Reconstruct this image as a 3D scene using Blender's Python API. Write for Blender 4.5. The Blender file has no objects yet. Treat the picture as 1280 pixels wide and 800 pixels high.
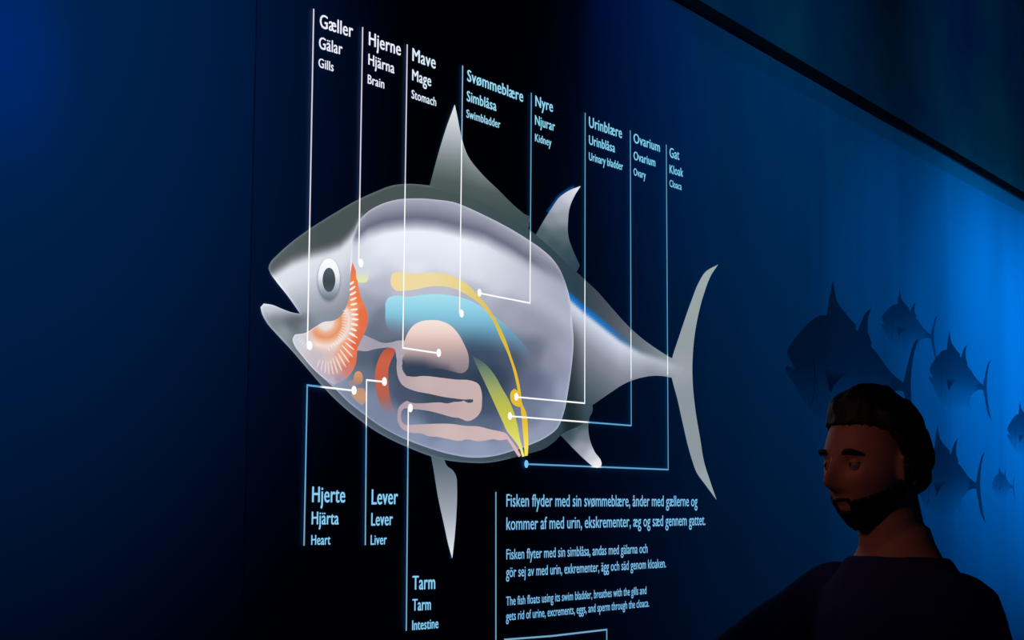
import bpy, math, random
import numpy as np
from mathutils import Vector, Matrix, geometry, noise as mnoise
random.seed(4)
PI = math.pi
sc = bpy.context.scene
col = sc.collection

# ------------------------------------------------------------------ camera
FPX, PPX, PPY = 2400.0, 720.0, 305.0
TILT = math.atan(325.0 / FPX)
CAM = Vector((0, 0, 1.6))
cd = bpy.data.cameras.new('camera'); cam = bpy.data.objects.new('camera', cd); col.objects.link(cam)
cam.location = CAM; cam.rotation_euler = (PI / 2 + TILT, 0, 0)
cd.sensor_width = 36; cd.lens = FPX / 1280 * 36
cd.shift_x = (640 - PPX) / 1280; cd.shift_y = (PPY - 400) / 1280
cd.clip_start = .05; cd.clip_end = 100
sc.camera = cam

# ------------------------------------------------------------------ world, exposure
w = bpy.data.worlds.new('dark_hall'); sc.world = w; w.use_nodes = True
w.node_tree.nodes['Background'].inputs[0].default_value = (.004, .02, .07, 1)
w.node_tree.nodes['Background'].inputs[1].default_value = .25
sc.view_settings.view_transform = 'Standard'; sc.view_settings.look = 'None'
sc.view_settings.exposure = 0; sc.view_settings.gamma = 1

# ------------------------------------------------------------------ geometry of the long wall
def ray(px, py):
    v = -(py - PPY); c, s = math.cos(TILT), math.sin(TILT)
    return Vector((px - PPX, FPX * c - v * s, FPX * s + v * c))
_r = ray(2010, 630)
DIR = Vector((_r.x, _r.y, 0)).normalized()          # along the wall, away from the camera
NRM = Vector((DIR.y, -DIR.x, 0))                    # out of the wall, into the hall
_r = ray(815, 0); P0 = CAM + _r * (6.0 / _r.y)
P0.z = 0
def wallpt(s, z, off=0.0): return P0 + DIR * s + NRM * off + Vector((0, 0, z))
def hit(px, py, off=0.0):
    """pixel -> (s, z) on the wall plane"""
    r = ray(px, py); k = (P0 + NRM * off - CAM).dot(NRM) / r.dot(NRM)
    p = CAM + r * k
    return ((p - P0).dot(DIR), p.z)
def at(px, py, off=0.0):
    s, z = hit(px, py, off); return wallpt(s, z, off)

# ------------------------------------------------------------------ lamps
def spot(name, s, off, z, ts, tz, power, colr, size, blend=1.0, rad=.1, toff=0):
    l = bpy.data.lights.new(name, 'SPOT'); l.energy = power; l.color = colr
    l.spot_size = math.radians(size); l.spot_blend = blend; l.shadow_soft_size = rad
    o = bpy.data.objects.new(name, l); col.objects.link(o)
    o.location = wallpt(s, z, off)
    d = wallpt(ts, tz, toff) - o.location
    o.rotation_euler = d.to_track_quat('-Z', 'Y').to_euler()
    return o
BLUE = (.0, .40, .84); DEEP = (0, .13, 1.0); TEAL = (.0, .48, .86)
S = lambda px, py: hit(px, py)
sR, zR = S(1240, 420)
for px, pw in ((1130, 75), (1215, 180), (1262, 235), (1310, 290)):
    sq = S(px, 420)[0]
    spot('blue_spot_lamp', sq - .4, 2.6, 3.6, sq, 2.22, pw, BLUE, 47)
sT, zT = S(58, 78)
spot('deep_blue_spot_lamp', sT - .1, 1.5, 3.2, sT - .12, zT, 60, DEEP, 15)
sM, zM = S(940, 230)
spot('teal_spot_lamp', sM - .1, 2.4, 3.9, sM + .3, zM - .05, 92, TEAL, 80)
sL, zL = S(10, 330)
spot('left_wash_lamp', sL - .3, 2.8, 2.9, sL - .2, zL + .58, 165, TEAL, 58)
sU, zU = S(800, 10)
spot('scallop_lamp', sU - .02, .75, 3.9, sU + .05, zU - .05, 9, DEEP, 46, .5, .03)
sF, zF = S(1190, 150)
spot('fascia_fill', sF - .6, 3.0, 2.7, sF + .5, zF + .25, 120, TEAL, 52)  # added fill spot, brightens the fascia

# ------------------------------------------------------------------ helpers
def lin(c):
    c = np.asarray(c, float) / 255.0
    return np.where(c <= .04045, c / 12.92, ((c + .055) / 1.055) ** 2.4)
def tag(o, label=None, cat=None, group=None, kind=None):
    if label: o['label'] = label
    if cat: o['category'] = cat
    if group: o['group'] = group
    if kind: o['kind'] = kind
    return o
def empty(name, loc, label, cat, group=None):
    o = bpy.data.objects.new(name, None); col.objects.link(o); o.location = loc
    o.empty_display_size = .1
    return tag(o, label, cat, group)
def link(name, me, mat, parent=None):
    o = bpy.data.objects.new(name, me); col.objects.link(o)
    if mat: me.materials.append(mat)
    if parent: o.parent = parent
    return o
def nodes(name):
    m = bpy.data.materials.new(name); m.use_nodes = True; nt = m.node_tree
    for n in list(nt.nodes):
        if n.type != 'OUTPUT_MATERIAL': nt.nodes.remove(n)
    return m, nt, [n for n in nt.nodes if n.type == 'OUTPUT_MATERIAL'][0]
def principled(name, base, rough=.6, spec=.3, bump=0, bscale=60, mott=0, mscale=4, base2=None, metal=0):
    m, nt, out = nodes(name); N = nt.nodes; L = nt.links
    b = N.new('ShaderNodeBsdfPrincipled'); L.new(b.outputs[0], out.inputs[0])
    b.inputs['Base Color'].default_value = (*base, 1); b.inputs['Roughness'].default_value = rough
    b.inputs['Specular IOR Level'].default_value = spec; b.inputs['Metallic'].default_value = metal
    tc = N.new('ShaderNodeTexCoord')
    if base2:
        nz = N.new('ShaderNodeTexNoise'); nz.inputs['Scale'].default_value = mscale; nz.inputs['Detail'].default_value = 5
        L.new(tc.outputs['Object'], nz.inputs[0])
        r = N.new('ShaderNodeValToRGB'); r.color_ramp.elements[0].position = .35; r.color_ramp.elements[1].position = .68
        r.color_ramp.elements[0].color = (*base, 1); r.color_ramp.elements[1].color = (*base2, 1)
        L.new(nz.outputs[0], r.inputs[0]); L.new(r.outputs[0], b.inputs['Base Color'])
    if bump:
        n2 = N.new('ShaderNodeTexNoise'); n2.inputs['Scale'].default_value = bscale; n2.inputs['Detail'].default_value = 6
        L.new(tc.outputs['Object'], n2.inputs[0])
        bp = N.new('ShaderNodeBump'); bp.inputs['Strength'].default_value = bump; bp.inputs['Distance'].default_value = .004
        L.new(n2.outputs[0], bp.inputs['Height']); L.new(bp.outputs[0], b.inputs['Normal'])
    return m
# backlit print: colour and opacity are the artwork's own, stored on the mesh
def glow_print():
    m, nt, out = nodes('backlit_print'); N = nt.nodes; L = nt.links
    a = N.new('ShaderNodeAttribute'); a.attribute_name = 'print'
    e = N.new('ShaderNodeEmission'); t = N.new('ShaderNodeBsdfTransparent'); mx = N.new('ShaderNodeMixShader')
    L.new(a.outputs['Color'], e.inputs[0]); L.new(a.outputs['Alpha'], mx.inputs[0])
    L.new(t.outputs[0], mx.inputs[1]); L.new(e.outputs[0], mx.inputs[2]); L.new(mx.outputs[0], out.inputs[0])
    return m
def ink_print():
    m, nt, out = nodes('matt_ink_print'); N = nt.nodes; L = nt.links
    a = N.new('ShaderNodeAttribute'); a.attribute_name = 'print'
    e = N.new('ShaderNodeBsdfDiffuse'); t = N.new('ShaderNodeBsdfTransparent'); mx = N.new('ShaderNodeMixShader')
    L.new(a.outputs['Color'], e.inputs[0]); L.new(a.outputs['Alpha'], mx.inputs[0])
    L.new(t.outputs[0], mx.inputs[1]); L.new(e.outputs[0], mx.inputs[2]); L.new(mx.outputs[0], out.inputs[0])
    return m
GLOW = glow_print(); INK = ink_print()

# ------------------------------------------------------------------ the setting
# mural colour: printed navy-to-blue water, with the right-hand light pool and shafts painted in
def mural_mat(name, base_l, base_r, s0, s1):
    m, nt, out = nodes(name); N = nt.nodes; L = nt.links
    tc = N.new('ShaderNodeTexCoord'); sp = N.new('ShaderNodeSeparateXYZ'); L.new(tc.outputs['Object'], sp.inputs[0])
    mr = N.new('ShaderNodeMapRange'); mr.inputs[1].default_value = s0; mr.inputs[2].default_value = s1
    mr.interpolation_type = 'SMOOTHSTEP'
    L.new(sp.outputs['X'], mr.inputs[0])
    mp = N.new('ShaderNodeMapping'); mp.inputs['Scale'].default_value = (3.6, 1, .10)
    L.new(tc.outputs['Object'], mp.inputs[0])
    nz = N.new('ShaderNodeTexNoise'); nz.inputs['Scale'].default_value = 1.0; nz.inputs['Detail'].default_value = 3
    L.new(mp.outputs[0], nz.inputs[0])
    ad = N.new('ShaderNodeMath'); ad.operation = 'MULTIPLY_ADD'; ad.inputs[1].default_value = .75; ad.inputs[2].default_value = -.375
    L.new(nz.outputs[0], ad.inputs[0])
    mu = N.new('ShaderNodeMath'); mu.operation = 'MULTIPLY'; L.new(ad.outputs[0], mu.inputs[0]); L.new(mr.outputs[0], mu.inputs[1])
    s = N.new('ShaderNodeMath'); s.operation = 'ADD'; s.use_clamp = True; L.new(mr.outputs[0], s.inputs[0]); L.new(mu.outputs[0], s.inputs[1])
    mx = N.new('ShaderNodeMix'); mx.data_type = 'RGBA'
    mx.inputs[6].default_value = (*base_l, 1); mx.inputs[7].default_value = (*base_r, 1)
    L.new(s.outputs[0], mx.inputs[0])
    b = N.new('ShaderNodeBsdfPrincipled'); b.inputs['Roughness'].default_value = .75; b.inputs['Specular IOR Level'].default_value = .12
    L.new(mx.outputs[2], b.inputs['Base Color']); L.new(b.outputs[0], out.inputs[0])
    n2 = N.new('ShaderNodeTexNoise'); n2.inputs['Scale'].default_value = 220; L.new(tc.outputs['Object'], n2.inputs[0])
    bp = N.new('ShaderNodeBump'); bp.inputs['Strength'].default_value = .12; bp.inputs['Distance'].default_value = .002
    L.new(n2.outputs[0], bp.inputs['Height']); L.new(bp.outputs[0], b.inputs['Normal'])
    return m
WROT = math.atan2(DIR.y, DIR.x)
def wallbox(name, s0, s1, z0a, z1a, o0, o1, mat, z0b=None, z1b=None, parent=None):
    """box lying along the wall; local x = s, local y = -off, local z = height"""
    z0b = z0a if z0b is None else z0b; z1b = z1a if z1b is None else z1b
    v = [(s0, -o1, z0a), (s1, -o1, z0b), (s1, -o0, z0b), (s0, -o0, z0a), (s0, -o1, z1a), (s1, -o1, z1b), (s1, -o0, z1b), (s0, -o0, z1a)]
    f = [(0, 3, 2, 1), (4, 5, 6, 7), (0, 1, 5, 4), (1, 2, 6, 5), (2, 3, 7, 6), (3, 0, 4, 7)]
    me = bpy.data.meshes.new(name); me.from_pydata(v, [], f); me.update()
    o = link(name, me, mat, parent)
    if not parent: o.location = P0; o.rotation_euler = (0, 0, WROT)
    return o
s_seam = hit(315, 300)[0]
s_far = hit(1500, 400)[0]; s_near = hit(-400, 400)[0]
# top edge of the mural, read at two places (the ceiling line falls slightly along the wall)
(sa, za), (sb, zb) = hit(1000, 89), hit(1280, 251)
def ztop(s): return za + (zb - za) * (s - sa) / (sb - sa)
(sc1, zc1), (sc2, zc2) = hit(1035, 135), hit(1280, 268)
def zband(s): return zc1 + (zc2 - zc1) * (s - sc1) / (sc2 - sc1)
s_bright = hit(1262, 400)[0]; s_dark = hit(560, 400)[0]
MUR = mural_mat('mural_print_light', (.010, .050, .14), (.02, .30, .62), s_dark, s_bright)
PLN = mural_mat('painted_wall', (.012, .060, .16), (.02, .24, .42), s_dark, s_bright)  # carries the same painted-in light gradient as the mural
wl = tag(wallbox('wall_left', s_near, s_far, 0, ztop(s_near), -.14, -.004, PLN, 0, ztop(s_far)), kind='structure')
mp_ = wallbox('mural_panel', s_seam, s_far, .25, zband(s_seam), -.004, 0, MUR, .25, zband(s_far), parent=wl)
FAS = principled('fascia_paint', (.010, .05, .16), .5, .3, base2=(.02, .15, .19), mscale=1.1, bump=.2, bscale=30)
ZC = hit(1270, 5)[1]
fas = tag(wallbox('trim_1', s_near, s_far, ztop(s_near), ZC, -.14, .012, FAS, ztop(s_far), ZC), kind='structure')
DARK = principled('shadow_gap_black', (.004, .006, .009), .8, .1)
tag(wallbox('trim_2', s_near, s_far, ztop(s_near) - .001, ztop(s_near) + .034, .010, .016, DARK, ztop(s_far) - .001, ztop(s_far) + .034), kind='structure')  # raised black strip, painted shade for the gap under the fascia
CEI = principled('ceiling_paint', (.02, .10, .17), .8, .2, bump=.2)
tag(wallbox('ceiling', s_near, s_far, ZC, ZC + .1, -.14, 6.5, CEI), kind='structure')
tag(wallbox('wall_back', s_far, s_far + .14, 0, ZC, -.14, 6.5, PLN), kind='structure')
FLO = principled('dark_floor', (.02, .022, .03), .35, .4, bump=.15, bscale=15, base2=(.03, .032, .04), mscale=2)
tag(wallbox('floor', s_near, s_far, -.1, 0, -.14, 6.5, FLO), kind='structure')

# ------------------------------------------------------------------ outlines and printed shapes
def smooth_poly(P, n=5, corner=48):
    P = [Vector(p[:2]) for p in P]; N = len(P); out = []
    def tan(i):
        a, b, c = P[i - 1], P[i], P[(i + 1) % N]
        u, v = (b - a), (c - b)
        if u.length < 1e-9 or v.length < 1e-9: return None
        if abs(math.degrees(u.angle(v))) > corner: return None
        return (u.normalized() / max(u.length, 1e-6) + v.normalized() / max(v.length, 1e-6)).normalized()
    T = [tan(i) for i in range(N)]
    for i in range(N):
        a, b = P[i], P[(i + 1) % N]; L_ = (b - a).length
        ta, tb = T[i], T[(i + 1) % N]
        if ta is None and tb is None: out.append(a); continue
        ma = ta * L_ if ta is not None else (b - a)
        mb = tb * L_ if tb is not None else (b - a)
        for k in range(n):
            t = k / n; h = (2*t**3 - 3*t**2 + 1, t**3 - 2*t**2 + t, -2*t**3 + 3*t**2, t**3 - t**2)
            out.append(a * h[0] + ma * h[1] + b * h[2] + mb * h[3])
    return out
def inside(P, X, Y):
    r = np.zeros(X.shape, bool); n = len(P)
    for i in range(n):
        x1, y1 = P[i]; x2, y2 = P[(i + 1) % n]
        if y1 == y2: continue
        c = ((y1 > Y) != (y2 > Y)) & (X < (x2 - x1) * (Y - y1) / (y2 - y1) + x1)
        r ^= c
    return r
def edge_dist(P, X, Y):
    d = np.full(X.shape, 1e9); n = len(P)
    for i in range(n):
        x1, y1 = P[i]; x2, y2 = P[(i + 1) % n]
        dx, dy = x2 - x1, y2 - y1; L2 = dx*dx + dy*dy + 1e-12
        t = np.clip(((X - x1) * dx + (Y - y1) * dy) / L2, 0, 1)
        d = np.minimum(d, np.hypot(X - x1 - t * dx, Y - y1 - t * dy))
    return d
def fill(P, grid):
    xs = [p[0] for p in P]; ys = [p[1] for p in P]
    pts = [Vector((p[0], p[1])) for p in P]; nb = len(pts)
    if grid:
        gx = np.arange(min(xs), max(xs), grid); gy = np.arange(min(ys), max(ys), grid)
        X, Y = np.meshgrid(gx, gy); X = X.ravel().copy(); Y = Y.ravel()
        m = inside([tuple(p) for p in pts], X, Y); X, Y = X[m], Y[m]
        if len(X):
            m = edge_dist([tuple(p) for p in pts], X, Y) > grid * .45; X, Y = X[m], Y[m]
        pts += [Vector((x, y)) for x, y in zip(X, Y)]
    v, e, f, ov, oe, of = geometry.delaunay_2d_cdt(pts, [], [list(range(nb))], 1, 1e-5)
    return v, f
def printed(name, P, colfn, parent=None, off=.001, grid=3.0, mat=None, mapf=None, smooth=True, n=5, label=None, thick=.0006, corner=48):
    """one printed shape: outline P in drawing units, colfn(X, Y) -> (n,3) sRGB 0..255 and alpha (n,)"""
    if smooth: P = smooth_poly(P, n, corner)
    P = [(p[0], p[1]) for p in P]
    v, f = fill(P, grid)
    X = np.array([p.x for p in v]); Y = np.array([p.y for p in v])
    c, a = colfn(X, Y)
    mapf = mapf or (lambda x, y: at(x, y, off))
    base = parent.matrix_world.translation if parent else Vector()
    base = Vector(parent['_loc']) if parent and '_loc' in parent else (parent.location if parent else Vector())
    W = [mapf(p.x, p.y) - base for p in v]
    # orient faces towards the hall, add a thin rim
    F = []
    for t in f:
        t = list(t); nn = (W[t[1]] - W[t[0]]).cross(W[t[2]] - W[t[0]])
        if nn.dot(NRM) < 0: t.reverse()
        F.append(t)
    cnt = {}
    for t in F:
        for i in range(len(t)):
            a_, b_ = t[i], t[(i + 1) % len(t)]; cnt[(a_, b_)] = 1
    rim = [k for k in cnt if (k[1], k[0]) not in cnt]
    nv = len(W); idx = {}
    for a_, b_ in rim:
        for q in (a_, b_):
            if q not in idx: idx[q] = len(W); W.append(W[q] - NRM * thick)
    src = list(range(nv)) + [q for q, _ in sorted(idx.items(), key=lambda k: k[1])]
    for a_, b_ in rim: F.append([b_, a_, idx[a_], idx[b_]])
    me = bpy.data.meshes.new(name); me.from_pydata([tuple(p) for p in W], [], F); me.update()
    at_ = me.color_attributes.new('print', 'FLOAT_COLOR', 'POINT')
    C = np.ones((len(W), 4), np.float32); C[:, :3] = lin(np.clip(c, 0, 255))[src]; C[:, 3] = np.clip(a, 0, 1)[src]
    at_.data.foreach_set('color', C.ravel())
    o = link(name, me, mat or GLOW, parent)
    if label: o['label'] = label
    return o
def flat(c, a=1.0):
    return lambda X, Y: (np.tile(np.array(c, float), (len(X), 1)), np.full(len(X), float(a)))
def sstep(t): t = np.clip(t, 0, 1); return t * t * (3 - 2 * t)
def mix(a, b, t): t = np.asarray(t)[:, None]; return a * (1 - t) + b * t
def blend(samples, k=9.0, p=1.6):
    A = np.array(samples, float)
    def g(X, Y):
        d2 = (X[:, None] - A[None, :, 0])**2 + (Y[:, None] - A[None, :, 1])**2
        w_ = 1 / (d2 + k*k)**p; w_ /= w_.sum(1, keepdims=True)
        return w_ @ A[:, 2:5]
    return g
def ramp(x, xs, cs):
    cs = np.array(cs, float); return np.stack([np.interp(x, xs, cs[:, i]) for i in range(3)], 1)

FISH = [(336,335.5),(339,327),(346,319.5),(365,302.5),(386,287),(420,265.5),(445,251),(470,239.5),(490,232),(505,230),(537.5,232),
 (662,270),(660,285.5),(670,293.5),(720.8,340),(731.4,350),(744.5,362),(763.5,383.4),(781,403),(802,422.5),(823,437.5),(840.4,448),
 (852,452),(855,460),(850,470),(840,472),(832,470.5),(820,469.6),(802,472),(784,478),(760,493),(740.5,506.5),(741,511.6),(735,524),(701,544),
 (692.5,552.5),(680,561),(661,567),(640,572.5),(620,577),(610,578.4),(582,578),(554,574.4),(538,570),(510,559),(490,550),(470,539),(443.5,520),
 (420.7,500.5),(404.5,484),(385,461.5),(365.5,438.7),(346,417.6),(334.6,404.6),(327.5,391),(326,384),(330,379.5),(340,381),(352.5,386),(365,390.5),
 (375.5,392.3),(360,370),(345,351),(337.5,340)]
DORSAL = [(537.5,232),(546,200),(558,160),(568.6,131),(572,147),(576,167.5),(585,195),(602.5,217.5),(622.5,237),(645,259),(662.5,273),(660.5,285.5),(655,283),(620,262),(590,247),(560,240)]
DORSAL2 = [(670,293.5),(678,279),(690,260),(699.4,246.8),(711,238.5),(726,232.5),(718.4,244.4),(712.4,258.7),(710,276.5),(711,298),(716,312),(724.8,331.8),(720.8,340),(712,333),(695,316)]
TAIL = [(840.4,448),(848,424),(856,400),(864.5,376),(874,352.5),(882,340),(897.7,330.7),(889.4,343),(880,367),(871.5,400),(866.5,436),(865.6,472),(869.5,514),(875.5,550),(880,577),(887.5,601),(895.6,624.4),(882,606),(871,590.5),(865,574),(853,526),(847,499),(840,472),(838,460)]
ANAL = [(741,511.6),(737.5,520),(735.4,532),(737.5,550),(743.5,565),(751.6,577),(752,580.5),(750.5,584),(746,584.7),(741,582.5),(732.5,575.6),(720,563.7),(701,544),(708,534),(722,520)]
PELVIC = [(538.6,568),(542.5,588.5),(547,617),(556,659),(560.5,680),(565.3,697.5),(568,674),(570.4,644),(571.3,608),(570.4,596),(566.5,588.5),(559,582.5),(553.6,572.5)]
CAVITY = [(442.5,292.5),(450,275),(459,265.5),(475,256),(495,249.8),(520,248),(545,249.5),(570,253.5),(585,259.5),(607.5,270),(640,287),(662.5,301),(678,312),(691,324),(699.4,336),(706.5,352.5),(712.4,374),(715,400),(717,427),(715,454),(710.5,487),(704.5,517),(697,535),(682,547),(664,555.5),(640,564),(618,570),(590,572),(566,568.5),(530,558),(500,546),(470,529),(456.5,519),(437,503.7),(417.5,484.5),(401,469.6),(377,443.6),(368.5,432),(366,424),(369,418),(382,416),(393,409.5),(404.5,402.5),(417.5,400.5),(425.6,395.7),(432.5,384.5),(436.3,374),(438,357.5),(438,332.5),(439.5,312)]
fishP = [tuple(p) for p in smooth_poly(FISH)]
cavP = [tuple(p) for p in smooth_poly(CAVITY)]
allfish = [fishP] + [[tuple(p) for p in smooth_poly(q)] for q in (DORSAL, DORSAL2, TAIL, ANAL, PELVIC)]

def body_col(X, Y):
    n = len(X)
    back = ramp(X, [330, 400, 560, 650, 720, 760, 820, 850], [(88,98,102),(72,82,84),(72,84,84),(56,76,82),(44,64,76),(72,80,92),(120,130,140),(150,160,165)])
    # head: dark crown above, silver cheek below
    h = np.interp(X, [336,345,365,387,410,425,435,443,450], [343,336,323,315,309,303,294,284,270])
    d = Y - h
    cheek = ramp(d, [0, 12, 30, 55, 85, 120], [(150,156,164),(222,228,238),(214,219,230),(176,183,195),(138,146,158),(112,120,130)])
    jaw = blend([(332,390,150,160,170),(345,395,118,127,135),(365,405,95,104,112),(355,415,140,150,158),(380,440,112,122,132),(400,472,92,102,116),(430,502,80,92,106),(370,395,88,96,104),(385,410,120,128,142),(400,395,140,148,162),(340,385,150,160,170)], 6)(X, Y)
    head = mix(back, cheek, sstep((d + 7) / 17) * (X < 456))
    head = mix(head, jaw, sstep((Y - 386) / 16) * (X < 470))
    # peduncle: dark back, blue edge, pale flank fading down
    hl = np.interp(X, [700, 713, 730, 750, 775, 800, 840, 860], [362, 373, 388, 404, 424, 439, 452, 458])
    e = Y - hl
    flank = ramp(e, [0, 6, 16, 40, 70, 110, 150], [(190,205,228),(212,220,236),(190,196,212),(140,145,160),(104,112,126),(64,82,92),(44,64,74)])
    grey = np.tile(np.array((150, 158, 166.)), (n, 1))
    flank = mix(flank, ramp(e, [0, 8, 20, 40], [(176,186,200),(172,180,192),(140,147,158),(108,117,126)]), sstep((X - 770) / 50))
    ped = mix(back, flank, sstep((e + 3) / 9))
    bl = np.exp(-((e + 2) / 4.2)**2) * (1 - sstep((X - 745) / 60))
    ped = mix(ped, np.tile(np.array((12, 120, 220.)), (n, 1)), bl * .95)
    ped = mix(ped, ped * .62, (1 - sstep((X - 712) / 22)) * sstep((e - 14) / 40))
    ped = mix(ped, grey, sstep((X - 830) / 22) * .7)
    c = mix(head, ped, sstep((X - 690) / 12) * (Y > 335) * 1.0)
    # the rim below and behind the belly window
    low = ramp(X, [380, 450, 540, 620, 700, 740], [(92,104,116),(78,90,104),(72,88,102),(62,76,88),(46,66,76),(40,60,72)])
    m = sstep((Y - 470) / 30) * (X > 398) * (1 - sstep((X - 698) / 14))
    c = mix(c, low, m)
    # faint pale line along the outline
    ed = edge_dist(fishP, X, Y)
    c = mix(c, c + 26, np.exp(-(ed / 1.6)**2) * (X < 640))
    return c, np.ones(n)
def cav_col(X, Y):
    n = len(X)
    a = np.interp(X, [440,460,480,500,520,545,570,607,640,664,700,715], [300,283,276,273,272,274,280,291,309,325,350,362])
    d = Y - a
    top = ramp(d, [-40, -20, -10, 0, 7, 17, 38, 62, 90], [(172,174,190),(160,163,180),(134,138,156),(104,108,128),(150,155,172),(236,240,250),(230,234,246),(206,210,224),(172,176,192)])
    dim = sstep((X - 570) / 120) * sstep(d / 14); top = mix(top, np.tile(np.array((176, 179, 196.)), (n, 1)), dim * .85)
    side = (1 - sstep((X - 440) / 45)) * sstep(d / 14); top = mix(top, np.tile(np.array((204, 209, 224.)), (n, 1)), side * .8)
    low = blend([(460,300,222,226,240),(500,305,238,243,252),(560,315,238,242,250),(600,330,232,236,246),(630,345,214,218,230),(460,335,214,218,232),(520,325,232,236,247),
      (470,360,182,186,202),(465,380,150,156,174),(465,410,98,108,128),(475,395,112,120,140),(480,450,66,80,100),(455,445,84,96,116),(455,470,100,112,134),(462,505,124,134,160),(435,490,128,140,164),(420,480,140,152,176),
      (505,365,188,192,208),(540,362,186,190,206),(590,375,176,180,196),(660,360,186,188,204),(690,365,140,143,160),(690,400,150,152,170),(660,400,150,154,172),(640,390,160,164,182),
      (600,440,60,76,98),(640,450,74,86,106),(665,440,104,112,132),(690,450,140,145,166),(708,440,158,162,184),(705,490,152,160,186),(680,490,110,120,146),(665,480,92,102,126),(620,470,52,66,88),(600,480,48,62,84),
      (550,470,50,64,84),(520,465,50,64,84),(505,490,70,82,104),(550,498,56,70,90),(550,524,78,92,116),(610,510,64,80,104),(610,530,92,104,130),(665,520,108,120,148),(690,520,140,148,174),(680,540,146,155,178),
      (640,556,138,148,176),(600,560,146,156,184),(560,560,142,152,180),(520,546,134,146,174),(490,530,122,134,162),(470,515,120,132,158),(660,550,150,158,180),(450,400,160,165,182)], 13, 2.2)(X, Y)
    c = mix(top, low, sstep((d - 34) / 40))
    c = mix(c, top * .0 + np.array((168, 171, 188.)), sstep((X - 655) / 45) * sstep((d + 10) / 12) * (1 - sstep((d - 25) / 30)) * .75)
    c = mix(c, np.tile(np.array((206, 210, 224.)), (n, 1)), (1 - sstep((X - 440) / 9)) * (Y < 330) * .6)
    ed = edge_dist(cavP, X, Y)
    c = mix(c, c + 30, np.exp(-(ed / 1.5)**2) * .9)
    return c, np.ones(n)
def vgrad(ys, cs, aks=None):
    def g(X, Y): return ramp(Y, ys, cs), (np.ones(len(X)) if aks is None else np.interp(Y, ys, aks))
    return g
def ell(cx, cy, rx, ry, n=28, rot=0):
    c, s = math.cos(rot), math.sin(rot)
    return [(cx + rx*math.cos(t)*c - ry*math.sin(t)*s, cy + rx*math.cos(t)*s + ry*math.sin(t)*c) for t in (2*PI*i/n for i in range(n))]

fish = empty('fish_diagram', at(600, 420), 'large glowing cutaway diagram of a silver tuna showing coloured organs on dark wall', 'diagram')
K = dict(parent=fish)
def dorsal_col(X, Y):
    v = Y - .45 * np.clip(X - 575, 0, 200) * (1 - sstep((Y - 200) / 60)) - .15 * (X - 568)
    c = ramp(v, [131, 150, 170, 190, 208, 228, 262], [(226,230,236),(206,212,216),(178,186,192),(142,152,156),(110,120,122),(80,92,92),(62,78,80)])
    return c, np.ones(len(X))
printed('dorsal_fin', DORSAL, dorsal_col, off=.0025, label='pointed front fin, white at the tip', **K)
g2 = blend([(724,234,228,232,240),(710,245,206,208,220),(698,256,176,180,194),(686,275,130,140,150),(676,290,74,92,100),(705,270,150,154,168),(702,295,92,108,116),(712,320,54,76,86),(695,305,58,80,88),(718,334,46,68,78)], 10, 2)
printed('rear_dorsal_fin', DORSAL2, lambda X, Y: (g2(X, Y), np.ones(len(X))), off=.0025, label='small curved second fin', **K)
g3 = blend([(890,338,156,168,170),(865,380,150,162,164),(858,430,146,156,160),(852,460,152,160,168),(860,500,138,148,156),(872,560,138,150,156),(888,608,150,162,166)], 8)
printed('tail_fin', TAIL, lambda X, Y: (g3(X, Y), np.ones(len(X))), off=.0016, label='grey crescent tail', **K)
g4 = blend([(747,582,238,238,244),(740,568,196,198,210),(728,560,150,155,168),(732,545,112,122,134),(725,530,66,86,96),(710,542,60,80,90),(738,515,50,72,82)], 5)
printed('anal_fin', ANAL, lambda X, Y: (g4(X, Y), np.ones(len(X))), off=.0016, label='small fin below the tail stalk, white tip', **K)
printed('pelvic_fin', PELVIC, vgrad([568,600,640,675,697], [(78,96,110),(116,126,138),(158,164,176),(204,208,216),(232,236,240)]), off=.0014, label='long pointed fin hanging below the belly', **K)
# blue fringes of the print beside two fins
def fringe(line, wd, peak):
    L_ = [Vector(p) for p in line]; P = [tuple(p) for p in L_]; Q = []
    for i, p in enumerate(L_):
        t = (L_[min(i+1, len(L_)-1)] - L_[max(i-1, 0)]).normalized(); nn = Vector((t.y, -t.x))
        Q.append(tuple(p + nn * wd))
    poly = P + Q[::-1]
    def cf(X, Y):
        d = np.full(len(X), 1e9)
        for i in range(len(P) - 1):
            (x1, y1), (x2, y2) = P[i], P[i+1]; dx, dy = x2-x1, y2-y1
            t = np.clip(((X-x1)*dx+(Y-y1)*dy)/(dx*dx+dy*dy), 0, 1); d = np.minimum(d, np.hypot(X-x1-t*dx, Y-y1-t*dy))
        return np.tile(np.array((20, 95, 170.)), (len(X), 1)), peak * np.clip(1 - d / abs(wd), 0, 1)**1.5
    return poly, cf
P_, cf_ = fringe([(686,266),(692,257),(699.4,246.6),(711,238.3),(718,235)], 4.5, .75)
printed('blue_fringe', P_, cf_, off=.0012, grid=1.2, smooth=False, **K)
P_, cf_ = fringe([(571.5,610),(570.6,644),(568.4,674),(565.5,698)][::-1], 4.0, .7)
P_, cf_ = fringe([(571.5,610),(570.6,644),(568.4,674),(565.5,698)], -4.0, .7) if P_[-1][0] < 571 else (P_, cf_)
printed('blue_fringe', P_, cf_, off=.0012, grid=1.2, smooth=False, **K)
printed('body', FISH, body_col, off=.0022, grid=2.6, **K)
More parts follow.
